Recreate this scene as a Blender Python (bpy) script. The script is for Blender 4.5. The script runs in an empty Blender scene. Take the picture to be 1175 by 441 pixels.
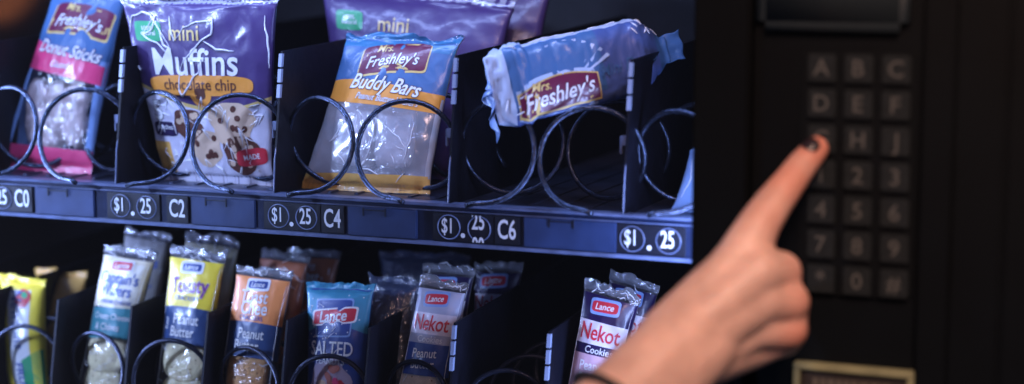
import bpy, bmesh, math, random
from mathutils import Vector, Matrix, noise
R = math.radians
scn = bpy.context.scene
col = scn.collection

# ------------------------------------------------------------------ camera
PW, PH, PF = 1175.0, 441.0, 2000.0
CAM = Vector((.8833, -1.1344, .2099)); YAW, PITCH = .3864, -.138
cf = Vector((-math.sin(YAW)*math.cos(PITCH), math.cos(YAW)*math.cos(PITCH), math.sin(PITCH)))
cr = cf.cross(Vector((0, 0, 1))).normalized(); cu = cr.cross(cf)
cd = bpy.data.cameras.new('camera'); cam = bpy.data.objects.new('camera', cd); col.objects.link(cam)
cam.matrix_world = Matrix.Translation(CAM) @ Matrix((cr, cu, -cf)).transposed().to_4x4()
cd.sensor_width = 36; cd.sensor_fit = 'HORIZONTAL'; cd.lens = 36*PF/PW
cd.clip_start = .01; cd.clip_end = 50
cd.dof.use_dof = True; cd.dof.focus_distance = 1.30; cd.dof.aperture_fstop = 2.45
cd.dof.aperture_blades = 0
scn.camera = cam

def at(x, y, Y):
    d = cf*PF + cr*(x-PW/2) - cu*(y-PH/2)
    return CAM + d*((Y-CAM.y)/d.y)
def az(x, y, z):
    d = cf*PF + cr*(x-PW/2) - cu*(y-PH/2)
    return CAM + d*((z-CAM.z)/d.z)

# ------------------------------------------------------------------ world, lamps, exposure
w = bpy.data.worlds.new('World'); scn.world = w; w.use_nodes = True
w.node_tree.nodes['Background'].inputs[0].default_value = (.44, .48, .72, 1)
w.node_tree.nodes['Background'].inputs[1].default_value = .10
scn.view_settings.view_transform = 'Standard'; scn.view_settings.look = 'None'
scn.view_settings.exposure = 0; scn.view_settings.gamma = 1
scn.cycles.max_bounces = 8; scn.cycles.transparent_max_bounces = 16
scn.cycles.sample_clamp_indirect = 3

def lamp(name, loc, target, sx, sy, power, color, shape='RECTANGLE'):
    l = bpy.data.lights.new(name, 'AREA'); l.shape = shape; l.size = sx; l.size_y = sy
    l.energy = power; l.color = color
    o = bpy.data.objects.new(name, l); col.objects.link(o); o.location = loc
    o.rotation_euler = (Vector(target)-Vector(loc)).to_track_quat('-Z', 'Y').to_euler()
    return o
BLUE = (.38, .52, 1.0)
# the tubes inside the machine: one above the glass, one down each side of the door opening
lamp('tube_lamp_above', (.20, -.048, .30), (.20, .07, .0), .62, .018, 1.9, BLUE)
o = lamp('tube_lamp_side', (-.20, -.046, -.10), (.16, .04, -.12), .018, .44, 6.2, BLUE)
o = lamp('tube_lamp_side', (.577, -.044, -.12), (.24, .04, -.13), .014, .40, 1.5, BLUE)
# warm light of the room
o = lamp('room_lamp', (1.02, -.92, .80), (.74, -.12, .02), .50, .50, 2.9, (1.0, .62, .48)); o.data.spread = R(60)
o = lamp('cool_fill_lamp', (-.55, -.95, .38), (.16, .04, -.09), .14, .14, 1.45, (.44, .60, 1.0)); o.data.spread = R(42)  # unseen fill lamp, added to brighten the lower packs from the front
lamp('far_room_lamp', (-.86, -1.16, .165), (0.035, -.06, .16), .13, .13, .055, (1.0, .30, .10), 'DISK')

# ------------------------------------------------------------------ materials
MATS = {}
def mat(name, colr, rough=.5, metal=0, spec=.5, bump=0, bscale=200, coat=0, var=0, vscale=60, emit=None, sss=0):
    if name in MATS: return MATS[name]
    m = bpy.data.materials.new(name); m.use_nodes = True; nt = m.node_tree
    b = nt.nodes['Principled BSDF']
    b.inputs['Base Color'].default_value = (*colr, 1)
    b.inputs['Roughness'].default_value = rough; b.inputs['Metallic'].default_value = metal
    b.inputs['Specular IOR Level'].default_value = spec
    b.inputs['Coat Weight'].default_value = coat; b.inputs['Coat Roughness'].default_value = .12
    if sss:
        b.inputs['Subsurface Weight'].default_value = sss
        b.inputs['Subsurface Radius'].default_value = (1, .35, .18); b.inputs['Subsurface Scale'].default_value = .004
    tc = nt.nodes.new('ShaderNodeTexCoord')
    if bump:
        n = nt.nodes.new('ShaderNodeTexNoise'); n.inputs['Scale'].default_value = bscale; n.inputs['Detail'].default_value = 4
        n.inputs['Distortion'].default_value = .6
        nt.links.new(tc.outputs['Object'], n.inputs['Vector'])
        bp = nt.nodes.new('ShaderNodeBump'); bp.inputs['Strength'].default_value = bump; bp.inputs['Distance'].default_value = .002
        nt.links.new(n.outputs['Fac'], bp.inputs['Height']); nt.links.new(bp.outputs[0], b.inputs['Normal'])
        if coat: nt.links.new(bp.outputs[0], b.inputs['Coat Normal'])
    if var:
        n = nt.nodes.new('ShaderNodeTexNoise'); n.inputs['Scale'].default_value = vscale; n.inputs['Detail'].default_value = 5
        nt.links.new(tc.outputs['Object'], n.inputs['Vector'])
        r = nt.nodes.new('ShaderNodeValToRGB')
        r.color_ramp.elements[0].position = .35; r.color_ramp.elements[1].position = .68
        r.color_ramp.elements[0].color = (*[c*(1-var) for c in colr], 1)
        r.color_ramp.elements[1].color = (*[min(1, c*(1+var*.6)) for c in colr], 1)
        nt.links.new(n.outputs['Fac'], r.inputs[0]); nt.links.new(r.outputs[0], b.inputs['Base Color'])
    MATS[name] = m
    return m
def film_mat(name, tint=(1, 1, 1), gloss=.11, rough=.16, bscale=90, bump=.9, milk=.0):
    if name in MATS: return MATS[name]
    m = bpy.data.materials.new(name); m.use_nodes = True; nt = m.node_tree; nt.nodes.clear()
    out = nt.nodes.new('ShaderNodeOutputMaterial'); mix = nt.nodes.new('ShaderNodeMixShader')
    tr = nt.nodes.new('ShaderNodeBsdfTransparent'); tr.inputs[0].default_value = (*tint, 1)
    gl = nt.nodes.new('ShaderNodeBsdfGlossy'); gl.inputs['Roughness'].default_value = rough
    tc = nt.nodes.new('ShaderNodeTexCoord'); n = nt.nodes.new('ShaderNodeTexNoise'); n.inputs['Scale'].default_value = bscale
    n.inputs['Distortion'].default_value = 1.2; n.inputs['Detail'].default_value = 3
    nt.links.new(tc.outputs['Object'], n.inputs['Vector'])
    bp = nt.nodes.new('ShaderNodeBump'); bp.inputs['Strength'].default_value = bump; bp.inputs['Distance'].default_value = .004
    nt.links.new(n.outputs['Fac'], bp.inputs['Height']); nt.links.new(bp.outputs[0], gl.inputs['Normal'])
    lw = nt.nodes.new('ShaderNodeLayerWeight'); lw.inputs[0].default_value = .4
    nt.links.new(bp.outputs[0], lw.inputs['Normal'])
    mr = nt.nodes.new('ShaderNodeMapRange'); mr.inputs[3].default_value = gloss; mr.inputs[4].default_value = .42
    nt.links.new(lw.outputs['Fresnel'], mr.inputs[0])
    nt.links.new(mr.outputs[0], mix.inputs[0]); nt.links.new(tr.outputs[0], mix.inputs[1])
    last = gl
    if milk:
        df = nt.nodes.new('ShaderNodeBsdfDiffuse'); df.inputs[0].default_value = (.8, .8, .85, 1)
        m2 = nt.nodes.new('ShaderNodeMixShader'); m2.inputs[0].default_value = milk
        nt.links.new(gl.outputs[0], m2.inputs[1]); nt.links.new(df.outputs[0], m2.inputs[2]); last = m2
    nt.links.new(last.outputs[0], mix.inputs[2]); nt.links.new(mix.outputs[0], out.inputs[0])
    MATS[name] = m
    return m
def ink(name, c, rough=.32): return mat('ink_'+name, c, rough+.06, coat=.28, bump=.16, bscale=110)

BLACK = mat('black_plastic', (.012, .012, .014), .45, bump=.1, bscale=900, var=.3)
PANEL = mat('panel_paint', (.0014, .0025, .0038), .5, spec=.12, bump=.12, bscale=1400, var=.4, vscale=9)
CABIN = mat('cabinet_black', (.010, .010, .016), .7, var=.3)
DECK = mat('tray_metal', (.06, .07, .12), .36, metal=.55, bump=.25, bscale=60, var=.4, vscale=30)
RAIL = mat('rail_plastic', (.013, .022, .062), .35, var=.35, vscale=40, bump=.1, bscale=300)
RAILTOP = mat('rail_lip', (.12, .15, .26), .3, var=.3, vscale=60)
INSERT = mat('insert_plastic', (.022, .040, .108), .4, var=.2, vscale=50, bump=.1, bscale=90)
LABEL = mat('label_black', (.008, .009, .016), .4)
WHITEP = mat('label_white', (.70, .72, .74), .5)
WIRE = mat('coil_wire', (.06, .075, .12), .22, metal=.85, bump=.3, bscale=700, var=.5, vscale=300)
WIRED = mat('coil_wire_dark', (.03, .034, .055), .3, metal=.7, bump=.2, bscale=700)
DIV = mat('divider_plastic', (.005, .005, .010), .5, spec=.18, bump=.1, bscale=200, var=.3)
TAB = mat('divider_tab', (.26, .31, .44), .35)
CLEAR = film_mat('clear_film')
CLEARG = film_mat('clear_film_grey', (.86, .88, .92), .22, .2, 70, 1, .25)
SEALC = film_mat('film_seal', (.62, .64, .70), .42, .15, 110, 1, .42)
GLARE_RIDGE = mat('film_glare_ridge', (.92, .92, .95), .3, coat=1)  # thin raised creases in white, painting the glare on the film

# ------------------------------------------------------------------ mesh helpers
def link(name, bm, mats, parent=None, smooth=True, recalc=False):
    if recalc: bmesh.ops.recalc_face_normals(bm, faces=bm.faces)
    me = bpy.data.meshes.new(name); bm.to_mesh(me); bm.free()
    if not isinstance(mats, (list, tuple)): mats = [mats]
    for m in mats: me.materials.append(m)
    if smooth:
        for p in me.polygons: p.use_smooth = True
    o = bpy.data.objects.new(name, me); col.objects.link(o)
    if parent is not None:
        o.parent = parent
        root = parent
        o.matrix_parent_inverse = Matrix.Translation(-world_loc(parent))
    return o
def world_loc(o):
    v = Vector(o.location)
    if o.parent: return world_loc_root(o)
    return v
def world_loc_root(o):
    while o.parent: o = o.parent
    return Vector(o.location)*0   # parts sit at the thing's inverse-corrected origin
def tag(o, label, cat, group=None, kind=None):
    if label: o['label'] = label
    if cat: o['category'] = cat
    if group: o['group'] = group
    if kind: o['kind'] = kind
    return o
def thing(name, loc, label, cat, group=None):
    o = bpy.data.objects.new(name, None); col.objects.link(o); o.location = loc; o.empty_display_size = .02
    return tag(o, label, cat, group)
def box(bm, x0, x1, y0, y1, z0, z1, mi=0, bev=0):
    r = bmesh.ops.create_cube(bm, size=1)
    vs = r['verts']
    for v in vs:
        v.co = Vector(((x0+x1)/2+v.co.x*(x1-x0), (y0+y1)/2+v.co.y*(y1-y0), (z0+z1)/2+v.co.z*(z1-z0)))
    fs = set(f for v in vs for f in v.link_faces)
    for f in fs: f.material_index = mi
    if bev:
        es = list(set(e for v in vs for e in v.link_edges))
        rr = bmesh.ops.bevel(bm, geom=es, offset=bev, segments=2, affect='EDGES')
        for f in rr['faces']: f.material_index = mi
def tube(bm, pts, rad, n=8, mi=0, cap=True):
    pts = [Vector(p) for p in pts]; rings = []
    up = Vector((.03, .2, 1)).normalized()
    for i, p in enumerate(pts):
        t = (pts[min(i+1, len(pts)-1)]-pts[max(i-1, 0)]).normalized()
        a = t.cross(up)
        if a.length < .1: a = t.cross(Vector((1, 0, 0)))
        a.normalize(); b = t.cross(a)
        r = rad[i] if isinstance(rad, (list, tuple)) else rad
        if i and rings:   # keep the ring orientation continuous
            a0 = prev - t*prev.dot(t)
            if a0.length > 1e-6: a = a0.normalized(); b = t.cross(a)
        prev = a
        rings.append([bm.verts.new(p+a*(r*math.cos(2*math.pi*k/n))+b*(r*math.sin(2*math.pi*k/n))) for k in range(n)])
    for i in range(len(rings)-1):
        for k in range(n):
            f = bm.faces.new((rings[i][k], rings[i][(k+1) % n], rings[i+1][(k+1) % n], rings[i+1][k])); f.material_index = mi
    if cap:
        for rr in (rings[0][::-1], rings[-1]):
            f = bm.faces.new(rr); f.material_index = mi

# text glyph meshes: (verts, tris) in text units, cached
_tx = {}
def glyphs(s, bold=0.0, spacing=1.0):
    k = (s, bold, spacing)
    if k in _tx: return _tx[k]
    c = bpy.data.curves.new('t', 'FONT'); c.body = s; c.size = 1; c.align_x = 'CENTER'; c.align_y = 'CENTER'
    c.offset = bold*.45; c.resolution_u = 3; c.space_character = spacing; c.fill_mode = 'FRONT'
    o = bpy.data.objects.new('t', c); col.objects.link(o)
    dg = bpy.context.evaluated_depsgraph_get()
    me = bpy.data.meshes.new_from_object(o.evaluated_get(dg))
    bm = bmesh.new(); bm.from_mesh(me)
    bmesh.ops.remove_doubles(bm, verts=bm.verts, dist=1e-5)
    for _ in range(5):
        es = [e for e in bm.edges if e.calc_length() > .11]
        if not es: break
        bmesh.ops.subdivide_edges(bm, edges=es, cuts=1)
    bmesh.ops.triangulate(bm, faces=bm.faces)
    bm.verts.ensure_lookup_table()
    V = [(v.co.x, v.co.y) for v in bm.verts]; F = []
    for f in bm.faces:
        ids = [v.index for v in f.verts]
        if f.normal.z < 0: ids.reverse()
        F.append(ids)
    if V:
        cx = (min(v[0] for v in V)+max(v[0] for v in V))/2
        V = [(a-cx, b) for a, b in V]
    bm.free(); bpy.data.objects.remove(o); bpy.data.curves.remove(c); bpy.data.meshes.remove(me)
    _tx[k] = (V, F)
    return _tx[k]

def flat_text(bm, s, cx, cz, y, size, mi=0, bold=.03, sx=1.0, ang=0, cut=None):
    """lettering standing on a vertical face that looks towards -Y"""
    V, F = glyphs(s, bold)
    ca, sa = math.cos(ang), math.sin(ang); vs = []
    for a, b in V:
        a, b = a*size*sx, b*size
        a, b = a*ca-b*sa, a*sa+b*ca
        z = cz+b
        if cut: z = max(cut[0], min(cut[1], z))
        vs.append(bm.verts.new((cx+a, y, z)))
    for f in F:
        try: bm.faces.new([vs[i] for i in f]).material_index = mi
        except ValueError: pass

# ------------------------------------------------------------------ vending machine
vm = thing('vending_machine', (.45, .2, -1.0), 'black vending machine with lit glass front, keypad panel and snack trays inside', 'vending machine')
bm = bmesh.new()
box(bm, -.62, .60, .46, .48, -.9, .8)           # back wall
box(bm, -.64, -.62, -.02, .48, -.9, .8)         # left wall
box(bm, .594, .62, -.018, .48, -.9, .8)          # right wall of the glass compartment
box(bm, -.62, .60, -.02, .46, .80, .82); box(bm, -.62, .60, -.02, .46, -.92, -.90)
link('cabinet', bm, CABIN, vm, False)
# door frame: stile between glass and control panel, outer stile, top rail
bm = bmesh.new()
box(bm, .5716, .6085, -.062, -.054, -.9, .85, 0, .002); box(bm, .594, .6082, -.0538, -.020, -.9, .85)
box(bm, .7165, .735, -.0625, -.020, -.9, .85, 0, .0015)
box(bm, .7352, .765, -.058, -.020, -.9, .85, 0, .0015)
box(bm, .7654, 1.3, -.0605, -.020, -.9, .85, 0, .003)
box(bm, -.64, .5714, -.062, -.020, .42, .85, 0, .002)
link('door_frame', bm, PANEL, vm, False)
bm = bmesh.new(); box(bm, -.64, .5714, -.0605, -.0565, -.9, .419)
GLASS = bpy.data.materials.new('door_glass'); GLASS.use_nodes = True; nt = GLASS.node_tree; nt.nodes.clear()
_o = nt.nodes.new('ShaderNodeOutputMaterial'); _m = nt.nodes.new('ShaderNodeMixShader'); _f = nt.nodes.new('ShaderNodeFresnel'); _f.inputs[0].default_value = 1.45
_t = nt.nodes.new('ShaderNodeBsdfTransparent'); _t.inputs[0].default_value = (.97, .97, 1, 1); _g = nt.nodes.new('ShaderNodeBsdfGlossy'); _g.inputs['Roughness'].default_value = .06
nt.links.new(_f.outputs[0], _m.inputs[0]); nt.links.new(_t.outputs[0], _m.inputs[1]); nt.links.new(_g.outputs[0], _m.inputs[2]); nt.links.new(_m.outputs[0], _o.inputs[0])
link('glass_pane', bm, GLASS, vm, False)
# control panel
bm = bmesh.new()
box(bm, .609, .716, -.055, -.020, -.9, .85, 0, .001)
cp = link('control_panel', bm, PANEL, vm, False)
bm = bmesh.new()
a = at(868, 30, -.06); b = at(1042, 31, -.06)
box(bm, .6115, .7065, -.061, -.0545, .160, .215, 0, .006)
dsp = link('display', bm, mat('display_plastic', (.016, .023, .028), .5, spec=.15), vm)
bm = bmesh.new(); box(bm, .622, .696, -.0622, -.0605, .182, .207, 0, .001)
link('screen', bm, mat('screen_glass', (.006, .007, .008), .3, spec=.2), dsp, False)
bm = bmesh.new(); box(bm, .640, .7125, -.0572, -.0545, -.006, .148, 0, .0025)
kp = link('keypad', bm, mat('keypad_base', (.0015, .0026, .0038), .6, spec=.1), vm, False)
KEY = mat('key_plastic', (.0105, .0140, .0165), .6, spec=.12, var=.15, vscale=200); KINK = mat('key_print', (.060, .064, .064), .6, spec=.1)
rows = ['ABC', 'DEF', 'GHJ', '123', '456', '789', '*0#']
for r_, s in enumerate(rows):
    for c_, ch in enumerate(s):
        kx = .6535+c_*.0229+r_*.0004; kz = .1372-r_*.0222
        bm = bmesh.new()
        box(bm, kx-.0088, kx+.0088, -.0600, -.0568, kz-.0090, kz+.0090, 0, .0010)
        flat_text(bm, ch, kx, kz, -.0604, .0145, 1, .03)
        link('key', bm, [KEY, KINK], kp, False)
# framed plate under the keypad
bm = bmesh.new()
GOLD = mat('plate_gold', (.20, .21, .12), .5, metal=.0, var=.15)
x0, x1, z1, z0 = .6405, .7165, -.0500, -.092
box(bm, x0, x1, -.0625, -.055, z1-.0045, z1, 0, .0008); box(bm, x0, x1, -.0625, -.055, z0, z0+.0045, 0, .0008)
box(bm, x0, x0+.0042, -.0622, -.055, z0+.0046, z1-.0046, 0, .0005); box(bm, x1-.0042, x1, -.0622, -.055, z0+.0046, z1-.0046, 0, .0005)
pl = link('instruction_plate', bm, GOLD, vm, False)
bm = bmesh.new(); box(bm, x0+.0043, x1-.0043, -.0590, -.0551, z0+.0047, z1-.0047)
BR = mat('plate_print', (.07, .06, .045), .6)
random.seed(4); xx = x0+.012
while xx < x1-.014:
    l_ = random.uniform(.003, .006); box(bm, xx, xx+l_, -.0594, -.0589, z1-.0150, z1-.0098, 1); xx += l_+.0013
link('plate_label', bm, [mat('plate_dark', (.02, .016, .014), .5), BR], pl, False)

# ------------------------------------------------------------------ trays
DIVX = [-.054, .0868, .2281, .3718, .5047]
LOWX = [-.1253, -.0545, .0162, .087, .1578, .2285, .2993, .3695, .4446, .512]
ZU, ZL = .027, -.163
def helix(cx, cz, r, y0, y1, pitch, hand, phase=-90, sq=1.0):
    """front tail at the bottom, winding backwards; hand=+1 goes over the right side first"""
    pts = []; n = int((y1-y0)/pitch*36)
    for i in range(n+1):
        a = R(phase)+hand*2*math.pi*i/36
        y = y0+pitch*i/36
        pts.append((cx+r*math.cos(a), y, cz+r*math.sin(a)*sq))
    # the turned-down front tail
    p0 = Vector(pts[0]); p1 = Vector(pts[1]); d = (p0-p1).normalized()
    return [tuple(p0+d*.012+Vector((0, -.001, -.001))), tuple(p0+d*.006)]+pts
def divider(X, zd, ztop, parent, clipz=None, nd=3, seed=0):
    bm = bmesh.new(); t = .0009
    prof = [(.0015, zd), (.004, zd+.03), (.0165, ztop), (.40, ztop+.016), (.41, zd)]
    vs = [[bm.verts.new((X+s*t, y, z)) for y, z in prof] for s in (-1, 1)]
    bm.faces.new(vs[0]); bm.faces.new(vs[1][::-1])
    for i in range(len(prof)):
        j = (i+1) % len(prof); bm.faces.new((vs[0][i], vs[1][i], vs[1][j], vs[0][j]))
    d = link('divider', bm, DIV, parent, False, True)
    if nd == 0: return d
    bm = bmesh.new()
    rnd = random.Random(seed); h = .0098
    for k in range(nd):
        z1 = ztop-.0018-k*.0115; z0 = z1-h
        def yy(z): return .0165-(ztop-z)*(.0125/(ztop-zd-.03))
        dx = .0014
        q = [(-dx, z0), (dx, z0), (dx, z1), (-dx, z1)]
        f_ = [bm.verts.new((X+a, yy(z)-.0016, z)) for a, z in q]; b_ = [bm.verts.new((X+a, yy(z)+.0015, z)) for a, z in q]
        bm.faces.new(f_); bm.faces.new(b_[::-1])
        for i in range(4):
            j = (i+1) % 4; bm.faces.new((f_[i], b_[i], b_[j], f_[j]))
    # bright front lip running down
    tube(bm, [(X, .0148-.0033*0, ztop-.04), (X, .0032, zd+.028), (X, .0006, zd+.002)], .0006, 6, 1)
    link('divider_tab', bm, [TAB, RAILTOP], d, False, True)
    if clipz:
        bm = bmesh.new()
        box(bm, X-.006, X-.001, .010, .014, clipz-.003, clipz+.004, 0, .0006)
        box(bm, X-.0062, X-.0045, .010, .013, clipz-.009, clipz+.004, 0, .0005)
        link('clip', bm, mat('clip_metal', (.16, .19, .30), .35, metal=.4), d, False)
    return d

def rail_top(tr, zd, detailed):
    bm = bmesh.new()
    box(bm, -.3, .5760, .0000, .006, zd-.027, zd-.0005, 0, .0006)
    box(bm, -.3, .5760, -.0022, .010, zd-.0004, zd+.0018, 1, .0006)   # bright top lip
    box(bm, -.3, .5760, -.0030, .004, zd-.0290, zd-.0262, 1, .0006)   # lower bead
    box(bm, -.3, .5760, -.0012, .0002, zd-.0040, zd-.0032, 1)
    return link('price_rail', bm, [RAIL, RAILTOP], tr, False)

up = thing('snack_tray', (.23, .0, ZU), 'upper tray whose rail carries white price dials and C2, C4 and C6', 'tray', 'trays inside the machine')
bm = bmesh.new()
box(bm, -.3, .5760, .0105, .43, ZU-.003, ZU-.0002)
for i in range(5):     # pressed ridges of the deck
    for X in DIVX: box(bm, X+.03+i*.0225, X+.033+i*.0225, .03, .42, ZU-.0001, ZU+.0009, 0) if X+.033+i*.0225 < .555 else None
link('deck', bm, DECK, up, False)
rl = rail_top(up, ZU, True)
for i, X in enumerate(DIVX): divider(X, ZU, .1345, up, .078, 3, i)
C_X = [at(27, 223, 0).x, at(205, 238, 0).x, at(383, 248, 0).x, at(583, 264, 0).x]
zc = ZU-.0150
for i, s in enumerate(['C0', 'C2', 'C4', 'C6']):
    X = C_X[i]; bm = bmesh.new()
    box(bm, X-.0098, X+.0098, -.0020, .0002, zc-.0103, zc+.0103, 0, .0005)
    flat_text(bm, s, X, zc+.0002, -.0024, .0195, 1, .032, .62)
    link('selection_label', bm, [LABEL, WHITEP], rl, False)
    x0 = X+.0128; x1 = X+.0128+.0560
    bm = bmesh.new()
    if i == 3: x1 = X+.082
    box(bm, x0, x1, -.0024, .0002, zc-.0108, zc+.0108, 0, .0006)
    mx = (x0+x1)/2-.006
    for xx in (mx-.009, mx+.009): box(bm, xx-.0005, xx+.0005, -.0030, -.0022, zc+.0045, zc+.0106, 1)
    box(bm, mx-.009, mx+.009, -.0030, -.0022, zc+.0085, zc+.0093, 1)
    link('blank_insert', bm, [INSERT, LABEL], rl, False)
for i, (px1, py1, px2, py2) in enumerate([(-30, 222, 4, 224), (138, 232, 169, 236), (319, 245, 352, 250), (514, 259, 550, 256), (724, 271, 767, 271)]):
    a, b = at(px1, py1, 0), at(px2, py2, 0)
    bm = bmesh.new()
    box(bm, a.x-.0115, b.x+.0125, -.0016, .0002, zc-.0103, zc+.0103, 0, .0004)
    for p, dx in ((a, .0015), (b, .0006)):       # raised dial rings
        pts = [(p.x+dx+.0088*math.cos(t_), -.0018, zc+.0088*math.sin(t_)) for t_ in [2*math.pi*k/28 for k in range(29)]]
        tube(bm, pts, .00042, 6, 2, False)
    flat_text(bm, '$1', a.x, zc+.0005, -.0024, .0155, 1, .022, .62, 0)
    flat_text(bm, '.', a.x+(b.x-a.x)*.52, zc-.0005, -.0024, .020, 1, .06)
    if i == 3:      # dial stuck between two figures
        flat_text(bm, '25', b.x, zc+.0050, -.0024, .0175, 1, .03, .60, 0, (zc-.0085, zc+.0096))
        flat_text(bm, '00', b.x, zc-.0118, -.0024, .0145, 1, .05, .66, 0, (zc-.0099, zc+.001))
    else:
        flat_text(bm, '25', b.x, zc+.0005, -.0024, .0168, 1, .030, .62)
    link('price_dial', bm, [LABEL, WHITEP, RAILTOP], rl, False)
# a few scratches and specks on the rail belong to the rail's wear
def coil_mesh(cx, cz, r, pitch, hand, y0=.001, y1=.36, wire=.0020, m=WIRE, phase=-90):
    bm = bmesh.new(); tube(bm, helix(cx, cz, r, y0, y1, pitch, hand, phase), wire, 8)
    return bm
for i in range(4):
    X0 = DIVX[i]; ext = X0 if i < 4 else 0
    for (dx, hand) in ((.0325, 1), (.1045, -1)):
        link('coil', coil_mesh(X0+dx, ZU+.0395, .0340, .058, hand, -.013, .36 if i != 3 else .095), WIRE, up)
link('coil', coil_mesh(.5047+.0335, ZU+.0395, .0335, .058, 1, -.010, .085), WIRE, up)

lo = thing('snack_tray', (.23, .0, ZL), 'lower tray of narrow single-coil lanes packed with cracker packs, its rail below the picture', 'tray', 'trays inside the machine')
bm = bmesh.new(); box(bm, -.3, .5760, .0105, .43, ZL-.003, ZL-.0002); link('deck', bm, DECK, lo, False)
rail_top(lo, ZL, False)
for i, X in enumerate(LOWX): divider(X, ZL, -.0625 if i > 6 else -.072, lo, None, 3 if i > 6 else 0, i+9)
for i in range(len(LOWX)-1):
    cx = (LOWX[i]+LOWX[i+1])/2
    link('coil', coil_mesh(cx, ZL+.0355, .0305, .034 if i not in (6, 7, 8) else .05, -1 if i % 2 else 1, wire=.0019), WIRED, lo)

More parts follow.
